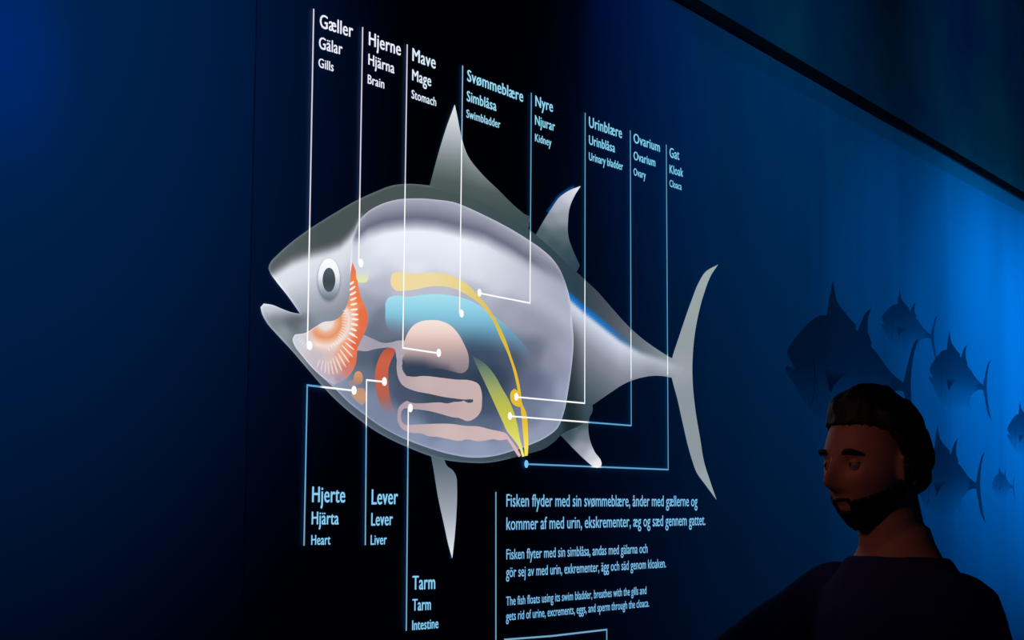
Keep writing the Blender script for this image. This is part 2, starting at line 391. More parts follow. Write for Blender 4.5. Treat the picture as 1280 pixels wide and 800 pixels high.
# eye
def halo(X, Y):
    r = np.hypot((X - 411) / 16.5, (Y - 350.5) / 30.5)
    return ramp(Y, [320, 350, 378], [(150,158,172),(128,136,150),(96,104,118)]), 1 - sstep((r - .72) / .28)
eye = printed('eye', ell(411, 350.5, 16.5, 30.5), halo, off=.0030, grid=1.8, smooth=False, label='round staring eye with dark pupil', **K)
def inorg(name, P, cf, par, off, **kw):
    o = printed(name, P, cf, off=off, parent=None, **kw)
    for v in o.data.vertices: v.co -= fish.location
    o.parent = par; return o
inorg('eye_white', ell(411.2, 348.5, 13.6, 25.6), vgrad([323,345,360,374], [(255,255,255),(236,240,246),(168,178,190),(108,118,132)]), eye, .0034, grid=1.8, smooth=False)
inorg('pupil', ell(411.3, 349.8, 7.9, 15.2), vgrad([334,352,365], [(88,98,110),(60,72,78),(72,84,96)]), eye, .0038, grid=1.8, smooth=False)

cav = printed('body_window', CAVITY, cav_col, off=.0028, grid=2.6, label='pale cutaway opening that bares the organs', **K)
# gills
GILL = [(440.6,328),(445,339),(448,357.5),(452.5,375),(458,387.5),(459.8,400),(456.5,414),(448,430.6),(444.5,455),(440,465),(430.5,474.5),(417.5,481),(401,469.6),(377,443.6),(368.5,432),(366,424),(369,418),(382,416),(393,409.5),(404.5,402.5),(417.5,400.5),(425.6,395.7),(432.5,384.5),(436.3,374),(438,357.5),(438.5,340)]
gg = blend([(441,335,226,124,84),(444,352,236,130,84),(449,375,236,124,78),(454,392,230,112,72),(457,403,228,110,70),(452,420,226,112,74),(440,380,240,150,104),(434,392,246,200,176),(431,402,240,214,204),(427,400,236,160,122),(422,406,232,146,108),
  (414,404,238,190,162),(406,406,238,220,212),(398,412,236,196,176),(403,418,234,176,146),(411,422,232,150,112),(419,416,232,146,104),(424,412,234,186,160),(427,422,236,196,174),(408,430,226,212,210),(416,432,228,204,196),(432,430,238,156,118),(444,432,226,106,68),(441,450,222,112,78),(434,442,232,142,106),
  (424,446,226,166,144),(412,446,214,190,192),(398,428,220,206,208),(386,430,206,202,212),(374,424,204,208,220),(396,446,200,188,200),(404,462,194,180,194),(420,462,204,160,156),(434,462,208,128,112),(424,474,170,150,168),(414,476,184,176,194)], 3.2, 2.2)
def gill_base(X, Y):
    c = gg(X, Y); r = np.hypot((X - 407), (Y - 402) * .95)
    arc = ramp(r, [0, 9, 13, 19, 24, 29, 36], [(236,226,224),(236,222,216),(234,180,150),(230,148,106),(234,186,162),(242,222,214),(230,190,172)])
    return mix(c, arc, (1 - sstep((r - 29) / 7)) * sstep((X - 384) / 12) * sstep((Y - 380) / 10))
gill = printed('gills', GILL, lambda X, Y: (mix(gill_base(X, Y), np.tile(np.array((222,226,238.)), (len(X),1)), np.exp(-(edge_dist([tuple(p) for p in smooth_poly(GILL)], X, Y)/1.2)**2) * sstep((425-X)/30) * .8), np.ones(len(X))), off=.0034, grid=1.7, label='orange gill arch with pale slits', **K)
slits = []
A14 = [(560,270,-38),(565,322,-36),(570,375,-30),(575,430,-24),(578,482,-14),(583,535,-6),(588,585,2),(590,632,8),(585,685,14),(575,735,24),(562,782,30)]
for x, y, r in A14: slits.append((370 + x/8, 320 + y/8, 4.6 if y > 300 else 3.2, 1.45, math.radians(r), .92))
A2 = [(748,180,28,5.2),(735,222,34,5.5),(720,262,40,6),(702,300,47,6.4),(682,338,54,6.6),(660,368,60,6.6),(636,396,66,6.6),(610,414,73,6.4),(584,426,79,6),(558,430,86,5.5),(534,424,94,5),(508,412,100,4.5),(480,398,108,4)]
for i, (x, y, r, l) in enumerate(A2): slits.append((320 + x/6.155, 390 + y/6.155, l * (1.25 if i < 3 else 1.6), 1.0, math.radians(r), .85 - .045*i))
for i in range(5): slits.append((384 + i*-2.6, 434 - i*2.6, 3.2, .8, math.radians(118 + 4*i), .35))
for cx, cy, l, wd, r, a in slits:
    inorg('gill_slit', ell(cx, cy, l, wd, 12, r), flat((255, 240, 232), a), gill, .0038, grid=0, smooth=False)
for i in range(16):   # the comb of fine filaments on the inner side
    t = i / 15; cx = np.interp(t, [0, .4, .75, 1], [431.5, 430, 423, 411]); cy = np.interp(t, [0, .4, .75, 1], [388, 410, 426, 436])
    r = math.radians(np.interp(t, [0, .4, 1], [-12, 16, 76]))
    inorg('gill_filament', ell(cx, cy, 3.4, .62, 8, r), flat((250, 236, 228), .62), gill, .0037, grid=0, smooth=False)
# gullet, stomach, gut
printed('gullet', [(455,418.5),(466,423.5),(479,428.5),(490.6,427.6),(497,425.8),(506,425.5),(508,440),(503.6,447),(503,456),(497,456),(495.5,446),(493.5,438),(488,434.8),(478,435),(468,436.5),(458,439),(446,438),(449,430)], blend([(450,432,190,170,178),(480,432,170,162,176),(500,432,172,164,178),(500,455,160,156,170)], 8) and (lambda X, Y: (ramp(X, [446,470,505], [(176,166,178),(160,156,172),(176,168,180)]), np.ones(len(X)))), off=.0032, grid=2.2, **K)
GUT = [(496.5,448),(503.2,448),(503,462),(508,470),(518,471),(528,470),(550,472),(570,474.5),(590,476),(598,480),(602,490),(602.5,502),(601,514),(596,521),(585,526.4),(574,522.5),(566,521.5),(550,517),(536,513.6),(520,511.6),(512,511),(506,510.5),(502.5,513.5),(501.2,520),(502.5,527),(507,531),(512,531),(526,530.4),(546,529.6),(566,530),(582,532.4),(598,533),(614,537),(624,539),(632,541.5),(638,549),(646,560),(651,569),(649,571.4),(645.5,567),(639.6,557),(634,549),(624,550.4),(617,549),(610,550),(598,551.6),(582,549.2),(576,551),(560,548.6),(546,546),(534,544.8),(528,542),(516,541.2),(508,539),(502,535),(498,528),(497,518),(499,509),(504,503.8),(509,501),(513,503),(530,504),(550,503),(560,504.2),(568,502.4),(576,502),(580,500.8),(582.5,502.4),(586,503.6),(591.5,502.6),(591.8,499.6),(588,499),(582,499.4),(570,498.2),(554,496),(536,492),(516,487.8),(503,481),(498,472),(496,460)]
gu = blend([(500,450,158,156,170),(502,470,182,164,170),(530,480,204,182,180),(570,486,200,178,176),(595,490,202,178,176),(595,512,196,172,170),(560,511,190,164,168),(520,507,176,158,166),(500,518,170,156,170),(520,536,194,174,176),(560,539,210,188,186),(600,542,206,182,184),(632,546,212,182,186),(645,562,228,180,186)], 14)
printed('intestine', GUT, lambda X, Y: (gu(X, Y), np.ones(len(X))), off=.0036, grid=2.0, label='pink folded gut', n=3, **K)
STO = [(504,432),(506,426),(510,416),(518,406),(528,401.3),(538,400),(550,401),(562,406),(572,416),(580,430),(585,442),(586,454),(584,462),(579,466),(566,464.5),(550,461),(540,461),(524,465),(512,461),(505,452),(503.5,440)]
def sto(X, Y):
    c = ramp(Y, [400,415,430,440,450,466], [(246,230,224),(236,212,204),(208,182,178),(186,162,162),(160,144,150),(140,126,134)])
    ye = np.interp(X, [503, 530, 560, 585], [458, 460, 470, 490])
    return c, 1 - sstep((Y - (ye - 22)) / 22)
printed('stomach', STO, sto, off=.0040, grid=2.0, label='domed pale stomach', **K)
SWB = [(482,388),(482,380),(486,372),(492,369.8),(510,371),(530,368.4),(546,367.6),(566,369.6),(582,373.6),(598,381),(614,392),(624,400),(640,414),(654,430),(664,444),(668,452),(600,452),(520,430),(496,420),(486,412),(482,400)]
def swb(X, Y):
    c = ramp(Y, [368,380,395,415,440], [(170,226,240),(152,216,236),(132,198,222),(104,160,188),(84,134,164)])
    ye = np.interp(X, [482, 510, 560, 640, 668], [418, 424, 440, 448, 450]); yb = np.interp(X, [482, 560, 640, 665], [388, 396, 408, 425])
    return c, (1 - sstep((Y - yb) / (ye - yb))) * .97
printed('swim_bladder', SWB, swb, off=.0036, grid=2.2, label='light blue swim bladder', **K)
KID = [(488.4,352),(489,346),(491,341.4),(498,340),(510,341.6),(526,341.6),(542,340.6),(558,342.4),(572,348),(586,357),(598,369.5),(610,384),(620,400),(630,420),(640,448),(646,466),(650.5,487),(653,505),(657,514),(660,540),(660.3,560),(659.6,569.6),(656,570),(655,552),(653,530),(651.6,515),(651,509),(644,507),(640,503),(638,496),(639.5,489),(643,486),(647.5,488.5),(643.6,470),(634.5,441),(626,423),(616,400.5),(608,389),(598,378),(588,371),(576,364.2),(564,359.4),(550,357.6),(536,358.4),(522,361.4),(506,363.4),(494,362.4),(490,358)]
def kid(X, Y):
    c = ramp(X, [488,540,575,605,625,650], [(240,218,160),(238,218,164),(232,212,142),(222,198,100),(216,188,62),(232,188,48)])
    c = mix(c, np.tile(np.array((248, 224, 84.)), (len(X), 1)), sstep((Y - 520) / 40))
    return c, np.ones(len(X))
printed('kidney', KID, kid, off=.0044, grid=2.0, label='yellow kidney with thin duct and urinary bladder', **K)
OVA = [(590,444),(598,449),(608,456.5),(618,468.5),(628,486),(636,500),(642,514),(646,528),(650,548),(653,560),(655.6,570.4),(653,571),(649,559),(642,549),(634,539),(628,526),(618,504),(608,482),(598,461)]
printed('ovary', OVA, vgrad([443,460,485,505,530,571], [(92,112,116),(112,134,110),(156,168,104),(188,188,78),(206,204,84),(246,236,140)], [.2,.85,1,1,1,1]), off=.0042, grid=2.0, label='green and yellow ovary', **K)
LIV = [(482.5,436),(489,434.7),(494,437),(493,442),(489,450),(485.9,460),(485,471),(485.9,484),(488.6,503),(492,513),(492.4,517),(488,519),(481,515),(474,501),(470,484),(469,468),(472,453),(477,442)]
printed('liver', LIV, vgrad([434,450,480,500,519], [(178,84,66),(204,98,72),(194,94,72),(168,102,90),(140,130,146)], [1,1,1,1,.25]), off=.0038, grid=2.0, label='red liver', **K)
hrt = printed('heart', ell(448, 472.5, 5.7, 8.6, 22), vgrad([464,474,481], [(214,158,112),(196,142,110),(160,130,124)]), off=.0036, grid=1.8, smooth=False, label='small orange two-lobed heart', **K)
inorg('heart_lobe', [(450,485),(455,486),(457.2,491),(456.5,503),(452.5,507),(445,500.5),(439.5,494.5),(440,491)], vgrad([485,495,507], [(190,146,124),(200,152,116),(170,146,146)]), hrt, .0040, grid=1.8)
inorg('heart_lobe', ell(440.5, 479, 5, 4), flat((168,142,140), .6), hrt, .0033, grid=1.8, smooth=False)
printed('brain', [(444.8,337),(460,337),(460.6,345),(459.4,350.5),(456,353),(449,353),(446.5,350)], vgrad([336,343,350,353], [(214,218,214),(220,226,200),(228,232,176),(232,234,170)], [.1,.7,1,1]), off=.0036, grid=1.8, label='small pale yellow brain', **K)

# ------------------------------------------------------------------ call-outs: leader line, end dot, three lines of lettering
MET = .0043
def ink_at(px, py):
    X = np.array([px]); Y = np.array([py])
    if any(inside(P, X, Y)[0] for P in allfish): return (255, 255, 255)
    if py < 600:
        t = float(np.interp(px, [380, 500, 560, 620, 900], [0, 0, .35, 1, 1])); 
        return tuple(np.array((214, 208, 224)) * (1 - t) + np.array((92, 166, 200)) * t) if py < 470 else (92, 164, 206)
    return (112, 168, 196)
def rail(name, pts, parent, off, wd=MET):
    """a flat strip of constant real width following the pixel points"""
    Q = []
    for (x1, y1), (x2, y2) in zip(pts, pts[1:]):
        n = max(2, int(math.hypot(x2 - x1, y2 - y1) / 5))
        for k in range(n): Q.append((x1 + (x2 - x1) * k / n, y1 + (y2 - y1) * k / n))
    Q.append(pts[-1])
    S2 = [Vector(hit(x, y, off)) for x, y in Q]; W = []; C = []; F = []
    for i, p in enumerate(S2):
        a = (S2[i] - S2[i-1]).normalized() if i else None
        b = (S2[i+1] - S2[i]).normalized() if i < len(S2) - 1 else None
        t = ((a or b) + (b or a)).normalized(); nn = Vector((-t.y, t.x)); m = nn
        if a and b: 
            k = nn.dot(Vector((-a.y, a.x))); m = nn / max(k, .4)
        for sgn in (1, -1):
            for oo in (off, off - .0006):
                q = p + m * (wd / 2 * sgn); W.append(wallpt(q.x, q.y, oo) - parent.location)
                C.append((*lin(ink_at(*Q[i])), 1))
        if i:
            a0, b0 = 4 * (i - 1), 4 * i
            F += [(a0, a0+2, b0+2, b0), (a0, b0, b0+1, a0+1), (a0+2, a0+3, b0+3, b0+2)]
    me = bpy.data.meshes.new(name); me.from_pydata([tuple(v) for v in W], [], F); me.update()
    ca = me.color_attributes.new('print', 'FLOAT_COLOR', 'POINT'); ca.data.foreach_set('color', np.array(C, np.float32).ravel())
    return link(name, me, GLOW, parent)
def glyphs(txt, bold):
    cu = bpy.data.curves.new('text_line', 'FONT'); cu.body = txt; cu.size = 1; cu.space_character = 1.05 if len(txt) < 20 else 1.0; cu.offset = bold; cu.resolution_u = 3; cu.extrude = 0
    tmp = bpy.data.objects.new('text_line', cu); col.objects.link(tmp)
    dg = bpy.context.evaluated_depsgraph_get(); dg.update()
    me = bpy.data.meshes.new_from_object(tmp.evaluated_get(dg)); bpy.data.objects.remove(tmp)
    co = np.zeros(len(me.vertices) * 3, np.float32); me.vertices.foreach_get('co', co); co = co.reshape(-1, 3)
    return me, co
CAPH = glyphs('H', 0)[1][:, 1].max(); XH = glyphs('x', 0)[1][:, 1].max()
def lettering(txt, x0, y0, x1, y1, cap, parent, off=.0012, bold=(0, .020), colour=None):
    src, base = glyphs(txt, bold[0])
    faces = [tuple(p.vertices) for p in src.polygons]; k0 = len(base)
    shifts = ((-bold[1], -.2*bold[1]), (0, .2*bold[1]), (bold[1], -.2*bold[1]))
    co = np.concatenate([base + np.array((*d, 0), np.float32) for d in shifts])
    me = bpy.data.meshes.new('text_line')
    me.from_pydata([tuple(p) for p in co], [], [tuple(i + k0 * j for i in f) for j in range(len(shifts)) for f in faces]); me.update()
    n = len(co); co[:, 1] = np.interp(co[:, 1], [-1, 0, XH, CAPH, CAPH + 1], [-1.25 / CAPH, 0, .69, 1, 1 + .8 / CAPH])
    xmin, xmax = co[:, 0].min(), co[:, 0].max()
    A, B, T = Vector(hit(x0, y0, off)), Vector(hit(x1, y1, off)), Vector(hit(x0, y0 - cap, off))
    H = T.y - A.y; out = np.zeros((n, 3), np.float32); C = np.ones((n, 4), np.float32)
    for i in range(n):
        t = (co[i, 0] - xmin) / (xmax - xmin); p = A.lerp(B, t); q = wallpt(p.x, p.y + co[i, 1] * H, off) - parent.location
        out[i] = q
        xx = x0 + t * (x1 - x0)
        C[i, :3] = lin(colour if colour else ramp(np.array([xx]), [390, 500, 545, 585, 850], [(240,236,250),(236,240,250),(216,236,248),(160,222,242),(120,206,238)])[0])
    me.vertices.foreach_set('co', out.ravel()); me.update(); me.flip_normals() if me.polygons and me.polygons[0].normal.dot(NRM) < 0 else None
    ca = me.color_attributes.new('print', 'FLOAT_COLOR', 'POINT'); ca.data.foreach_set('color', C.ravel())
    me.materials.clear()
    return link('text_line', me, GLOW, parent)
LOW = (136, 206, 240)
CALL = [
 ([(392.3,11),(384.4,432)], 'o', [('Gæller',399.6,34,441.4,47,16.8),('Gälar',398.6,60.4,428,68.6,14.8),('Gills',398,83.6,417,89.4,11.4)], 'Gæller, Gälar, Gills', None, 'white call-out reading Gæller Gälar Gills with line down to the gills'),
 ([(453.5,34),(448.5,329)], 'o', [('Hjerne',461,56,501,69.6,16.6),('Hjärna',460.4,80.4,493,92,13.6),('Brain',459.6,104,480.4,110.8,11.2)], '', None, 'white call-out reading Hjerne Hjärna Brain with line down to the brain'),
 ([(509.2,55.5),(503.6,434.8),(546,441.2)], 'o', [('Mave',515.4,75.6,544.6,86,15.8),('Mage',515.2,100,539,108,13.6),('Stomach',514.4,122.6,545.2,132.8,10.6)], '', None, 'white call-out reading Mave Mage Stomach with bent line to the stomach'),
 ([(578.5,82),(574.6,392)], 'o', [('Svømmeblære',584,101,654,127.5,14.3),('Simblåsa',583.5,126,620.5,138.8,12.8),('Swimbladder',583,146.5,625.5,160.5,10)], '', None, 'call-out reading Svømmeblære Simblåsa Swimbladder with line down to the blue swim bladder'),
 ([(664.3,116),(662.6,378.8),(597,366)], 'o', [('Nyre',669.2,132.5,691.2,140,13.3),('Njurar',668.8,155.5,693.8,164,11.8),('Kidney',668.8,176.3,689.2,183,9.5)], '', None, 'pale blue call-out reading Nyre Njurar Kidney with bent line to the yellow kidney'),
 ([(731.6,141),(731,504),(643,496)], 'o', [('Urinblære',736.2,158.8,777.5,172.8,13.3),('Urinblåsa',736.2,180.3,768.8,190.5,11.5),('Urinary bladder',736.2,200,778.8,213,9.8)], '', None, 'pale blue call-out reading Urinblære Urinblåsa Urinary bladder with bent line to the bladder'),
 ([(788,163),(789.2,532),(635,520)], 'o', [('Ovarium',792,178,825,190,11.8),('Ovarium',792,199.3,819.2,208.3,10.5),('Ovary',792,218.8,807.2,223.6,9)], '', None, 'pale blue call-out reading Ovarium Ovarium Ovary with bent line to the ovary'),
 ([(833,181),(835.4,587),(655.6,580)], 'o', [('Gat',837,196.3,849.2,200,12),('Kloak',837,216.3,854,221,10.5),('Cloaca',837,233,852,237.5,8.5)], '', None, 'pale blue call-out reading Gat Kloak Cloaca, rightmost of those along the top'),
 ([(380.2,682),(384.2,481.5),(440,488)], 'o', [('Hjerte',390,627.5,431.5,628,19.3),('Hjärta',389.5,655.4,423.4,655.4,15.8),('Heart',389,681,413,680.6,12.2)], '', LOW, 'blue call-out below the jaw reading Hjerte Hjärta Heart'),
 ([(456.8,681.5),(458.4,475),(478,477)], 'o', [('Lever',464.5,630.5,497.5,630,18.8),('Lever',464,657,491,656.3,15.8),('Liver',463.3,681,483.4,680.3,12.2)], '', LOW, 'blue call-out below the belly reading Lever Lever Liver'),
 ([(508,788.5),(510.5,510)], 'o', [('Tarm',515.5,737,544,736,17),('Tarm',515.5,763.4,538.6,762.2,14.4),('Intestine',515.2,787.7,548,785,12.2)], '', LOW, 'blue call-out at the lower middle reading Tarm Tarm Intestine'),
]
for pts, _, texts, _, cl, label in CALL:
    e = empty('organ_call_out', at(*pts[0]), label, 'label', 'organ call-outs around the fish diagram')
    rail('leader_line', pts, e, .0056)
    dx, dy = pts[-1]
    c0 = Vector(hit(dx, dy)); R_ = .0105
    W_ = [(c0.x + R_ * math.cos(t), c0.y + R_ * math.sin(t)) for t in (2*PI*i/20 for i in range(20))]
    dc = (255, 255, 255) if dy != 580 else (120, 200, 240)
    printed('leader_dot', W_, flat(dc), parent=e, off=.0062, grid=0, smooth=False, mapf=lambda s, z: wallpt(s, z, .0062))
    for t in texts: lettering(*t, e, colour=cl)
para = empty('explanatory_text', at(620, 800), 'block of pale blue Danish, Swedish and English sentences under the fish', 'text')
rail('side_line', [(620, 615), (620, 806)], para, .0014, .0044)
for t in [('Fisken flyder med sin svømmeblære, ånder med gællerne og',633,633.3,871.8,632.8,15.6),
          ('kommer af med urin, ekskrementer, æg og sæd gennem gattet.',633,662.4,881.8,656.3,15.6),
          ('Fisken flyter med sin simblåsa, andas med gälarna och',633,699.4,809.5,691,12.8),
          ('gör sej av med urin, exkrementer, ägg och säd genom kloaken.',632.6,721.7,832.5,709.3,12.8),
          ('The fish floats using its swim bladder, breathes with the gills and',632.6,757,808,742.5,11),
          ('gets rid of urine, excrements, eggs, and sperm through the cloaca.',632.6,775.8,811.3,758.3,11)]:
    lettering(*t, para, bold=(0, .006), colour=(126, 194, 234))
bx_ = empty('outlined_box', at(631, 812), 'top of a thin blue outlined box below the sentences', 'frame')
rail('frame_line', [(631, 812), (631, 799.5), (690, 795), (758.6, 787), (758.6, 812)], bx_, .0014, .0046)

# ------------------------------------------------------------------ shoal of dark printed tuna at the far end
FULL = [(336,335.5),(339,327),(346,319.5),(365,302.5),(386,287),(420,265.5),(445,251),(470,239.5),(490,232),(505,230),(537.5,232),(546,200),(558,160),(568.6,131),(572,147),(576,167.5),(585,195),(602.5,217.5),(622.5,237),(645,259),(662.5,273),(661,286),(670,293.5),
 (678,279),(690,260),(699.4,246.8),(711,238.5),(726,232.5),(718.4,244.4),(712.4,258.7),(710,276.5),(711,298),(716,312),(724.8,331.8),(720.8,340),(731.4,350),(744.5,362),(763.5,383.4),(781,403),(802,422.5),(823,437.5),(840.4,448),
 (848,424),(856,400),(864.5,376),(874,352.5),(882,340),(897.7,330.7),(889.4,343),(880,367),(871.5,400),(866.5,436),(865.6,472),(869.5,514),(875.5,550),(880,577),(887.5,601),(895.6,624.4),(882,606),(871,590.5),(865,574),(853,526),(847,499),(840,472),
 (832,470.5),(820,469.6),(802,472),(784,478),(760,493),(740.5,506.5),(741,511.6),(737.5,520),(735.4,532),(737.5,550),(743.5,565),(751.6,577),(746,584.7),(732.5,575.6),(720,563.7),(701,544),(692.5,552.5),(680,561),(661,567),(640,572.5),(610,578.4),(582,578),(554,574.4),(538,570),(510,559),(490,550),(470,539),(443.5,520),
 (420.7,500.5),(404.5,484),(385,461.5),(365.5,438.7),(346,417.6),(334.6,404.6),(327.5,391),(326,384),(330,379.5),(340,381),(352.5,386),(365,390.5),(375.5,392.3),(360,370),(345,351),(337.5,340)]
FW = [tuple(hit(p.x, p.y)) for p in smooth_poly(FULL, 3)]
PECT = [tuple(hit(*p)) for p in [(520,395),(560,400),(600,405),(640,412),(600,425),(575,440),(558,455),(546,472),(538,452),(528,420)]]
GLINE = [tuple(hit(*p)) for p in [(470,360),(474,400),(474,450),(465,490),(452,512),(449,511),(461,488),(470,450),(470,400),(467,360)]]
key = dict(snout=(336,336), apex=(568.6,131), fin2=(726,232.5), tail=(897.7,330.7), ped=(840,450), low=(895.6,624))
SHO = [ # key pixels, strength, label
 (dict(snout=(983,440), apex=(1042,350.4), fin2=(1088.7,385.4), tail=(1149,423.8)), .80, 'largest dark blue tuna silhouette, beside the tail of the glowing fish'),
 (dict(snout=(1101.6,397), apex=(1125,361.4), fin2=(1144.7,378.5), tail=(1172.2,396.4)), .55, 'faint small tuna silhouette, uppermost of the shoal'),
 (dict(snout=(1161,462), apex=(1187.4,414.2), fin2=(1209.6,431.5), tail=(1239.3,450.8), low=(1238,526)), .72, 'crisp dark tuna silhouette on bright blue water right of the person'),
 (dict(apex=(1171.6,532.3), fin2=(1197,547), tail=(1233,566), ped=(1221,607), low=(1229,653)), .78, 'tuna silhouette partly hidden behind the head of the person'),
 (dict(snout=(1259,535), apex=(1275,500), fin2=(1290,512), tail=(1310,527)), .72, 'tuna silhouette cut off by the right edge of the photo'),
 (dict(snout=(1240,604), apex=(1249.5,582), fin2=(1257,588), tail=(1269.5,594)), .42, 'tiniest pale tuna silhouette low at the right'),
]
for kp, strg, label in SHO:
    A = np.array([hit(*key[k]) for k in kp]); B = np.array([hit(*kp[k]) for k in kp])
    fs = np.polyfit(A[:, 0], B[:, 0], 1); fz = np.polyfit(A[:, 1], B[:, 1], 1)
    tr = lambda s, z: (fs[0] * s + fs[1], fz[0] * z + fz[1])
    zz = [fz[0] * q[1] + fz[1] for q in FW]; zb_ = fz[0] * hit(560, 578)[1] + fz[1]; zt_ = fz[0] * hit(520, 230)[1] + fz[1]
    ctr = tr(*hit(600, 420)); e = empty('tuna_silhouette', wallpt(*ctr), label, 'fish print', 'shoal of printed tuna silhouettes')
    def cf(X, Y, zb_=zb_, zt_=zt_, fs=fs, fz=fz):
        t = np.clip((Y - zb_) / (zt_ - zb_), 0, 1); st = fs[0] * hit(760, 400)[0] + fs[1]
        a = strg * np.interp(t, [0, .3, .6, 1], [.05, .30, .74, 1.0]); a = np.maximum(a, strg * .8 * sstep((X - st) / (.25 * fs[0])))
        return np.tile(np.array((18, 66, 96.)), (len(X), 1)), a
    g = .035 * fs[0]
    printed('body', [tr(*q) for q in FW], cf, parent=e, off=.001, grid=max(g, .004), mat=INK, smooth=False, mapf=lambda s, z: wallpt(s, z, .0010))
    def pf(X, Y): 
        z0, z1 = fz[0]*hit(546,472)[1]+fz[1], fz[0]*hit(560,400)[1]+fz[1]
        return np.tile(np.array((12, 40, 80.)), (len(X), 1)), strg * np.interp((Y - z0) / (z1 - z0), [0, .6, 1], [.85, .6, .0])
    printed('pectoral_fin', [tr(*q) for q in PECT], pf, parent=e, off=.0016, grid=max(g, .004), mat=INK, n=3, mapf=lambda s, z: wallpt(s, z, .0018))
    printed('gill_line', [tr(*q) for q in GLINE], flat((8, 28, 70), strg * .45), parent=e, off=.0016, grid=0, mat=INK, n=3, mapf=lambda s, z: wallpt(s, z, .0018))

# ------------------------------------------------------------------ the visitor
SKIN = principled('skin', (.36, .17, .10), .55, .35, bump=.1, bscale=300, base2=(.40, .20, .12), mscale=30)
HAIR = principled('dark_hair', (.008, .006, .006), .6, .3, bump=.6, bscale=120)
SHIRT = principled('dark_shirt_cloth', (.026, .030, .11), .9, .1, bump=.4, bscale=400)
TROU = principled('dark_trouser_cloth', (.012, .014, .025), .9, .1, bump=.4, bscale=300)
SHOE = principled('black_shoe', (.01, .01, .012), .5, .4)
EYEW = principled('eye_white_gloss', (.22, .19, .17), .35, .3); IRIS = principled('brown_iris', (.03, .015, .008), .15, .5)
LIP = principled('lips', (.28, .10, .07), .5, .4)
DEPTH = 3.4
_r = ray(1116, 700); PX = _r.x / _r.y * DEPTH
YAW = math.radians(-65)
per = empty('person', Vector((PX, DEPTH, 0)), 'person with short dark hair and dark top walking past the wall at lower right', 'person')
per.rotation_euler = (0, 0, YAW)
V, F_ = [], []
def add(vs, fs): 
    b = len(V); V.extend(tuple(v) for v in vs); F_.extend([tuple(i + b for i in f) for f in fs])
def loft(rings, n=28, close=True):
    """rings: (centre, rx, ry, up-tilt matrix or None)"""
    vs, fs = [], []
    for (c, rx, ry, M) in rings:
        for i in range(n):
            t = 2*PI*i/n; p = Vector((rx*math.cos(t), ry*math.sin(t), 0)); p = (M @ p) if M else p; vs.append(Vector(c) + p)
    for k in range(len(rings) - 1):
        for i in range(n):
            j = (i + 1) % n; fs.append((k*n+i, k*n+j, (k+1)*n+j, (k+1)*n+i))
    if close: fs.append(tuple(reversed(range(n)))); fs.append(tuple(range((len(rings)-1)*n, len(rings)*n)))
    add(vs, fs)
def tube(pts, rad, n=18, sq=1.0, round_ends=True):
    pts = [Vector(p) for p in pts]; rings = []
    P2, R2 = [], []
    for i in range(len(pts) - 1):
        for k in range(4):
            t = k / 4; P2.append(pts[i].lerp(pts[i+1], t)); R2.append(rad[i] + (rad[i+1] - rad[i]) * t)
    P2.append(pts[-1]); R2.append(rad[-1])
    def mat(d): return d.to_track_quat('Z', 'Y').to_matrix()
    for i, p in enumerate(P2):
        d = (P2[min(i+1, len(P2)-1)] - P2[max(i-1, 0)]).normalized(); rings.append((p, R2[i], R2[i] * sq, mat(d)))
    if round_ends:
        d = (P2[0] - P2[1]).normalized(); M = mat(-d); r = R2[0]
        rings = [(P2[0] + d * r * math.sin(a), r * math.cos(a), r * math.cos(a) * sq, M) for a in (1.45, 1.1, .7, .35)] + rings
        d = (P2[-1] - P2[-2]).normalized(); M = mat(d); r = R2[-1]
        rings += [(P2[-1] + d * r * math.sin(a), r * math.cos(a), r * math.cos(a) * sq, M) for a in (.35, .7, 1.1, 1.45)]
    loft(rings, n)
HC = Vector((0, -.040, 1.668))                      # middle of the head
HROT = Matrix.Rotation(math.radians(11), 3, 'Z') @ Matrix.Rotation(math.radians(3), 3, 'X')
def g1(x, c, s): return math.exp(-((x - c) / s)**2)
def head_pt(u, v, grow=0.0, feat=True):
    """u 0..2pi around (0 = +x), v -pi/2..pi/2; face looks to -y"""
    x, y, z = math.cos(v)*math.cos(u), math.cos(v)*math.sin(u), math.sin(v)
    X, Y, Z = .076*x, .096*y, .117*z
    lowr = max(0, -z)
    X *= 1 - .30 * lowr**1.3; 
    if y > 0: Y *= 1 - .40 * lowr**1.2
    else: Y *= 1 - .02 * lowr
    if y < 0:
        fl = max(0, -y); Y = Y * (1 - .09 * fl * (1 - lowr * .2))
        if feat:
            Y += -.026*g1(X, 0, .011)*g1(Z, -.028, .017)*fl - .016*g1(X, 0, .009)*g1(Z, -.008, .022)*fl      # nose
            Y += -.006*g1(abs(X), .013, .008)*g1(Z, -.034, .009)*fl                                       # nostril wings
            Y += .013*g1(abs(X), .031, .015)*g1(Z, .004, .012)*fl                                          # eye sockets
            Y += -.006*g1(abs(X), .026, .024)*g1(Z, .025, .010)*fl                                         # brow
            Y += -.008*g1(X, 0, .020)*g1(Z, -.060, .0055)*fl - .008*g1(X, 0, .018)*g1(Z, -.072, .006)*fl   # lips
            Y += .004*g1(X, 0, .02)*g1(Z, -.066, .003)*fl
            Y += -.011*g1(X, 0, .022)*g1(Z, -.100, .016)*fl                                                # chin
            Y += -.004*g1(abs(X), .045, .016)*g1(Z, -.022, .018)*fl                                        # cheekbones
    p = Vector((X, Y, Z)); 
    if grow: p += p.normalized() * grow
    return HC + HROT @ p
NU, NV = 168, 112
hv = []; hf = []
for j in range(NV + 1):
    v = -PI/2 + PI * j / NV
    for i in range(NU): hv.append(head_pt(2*PI*i/NU, v))
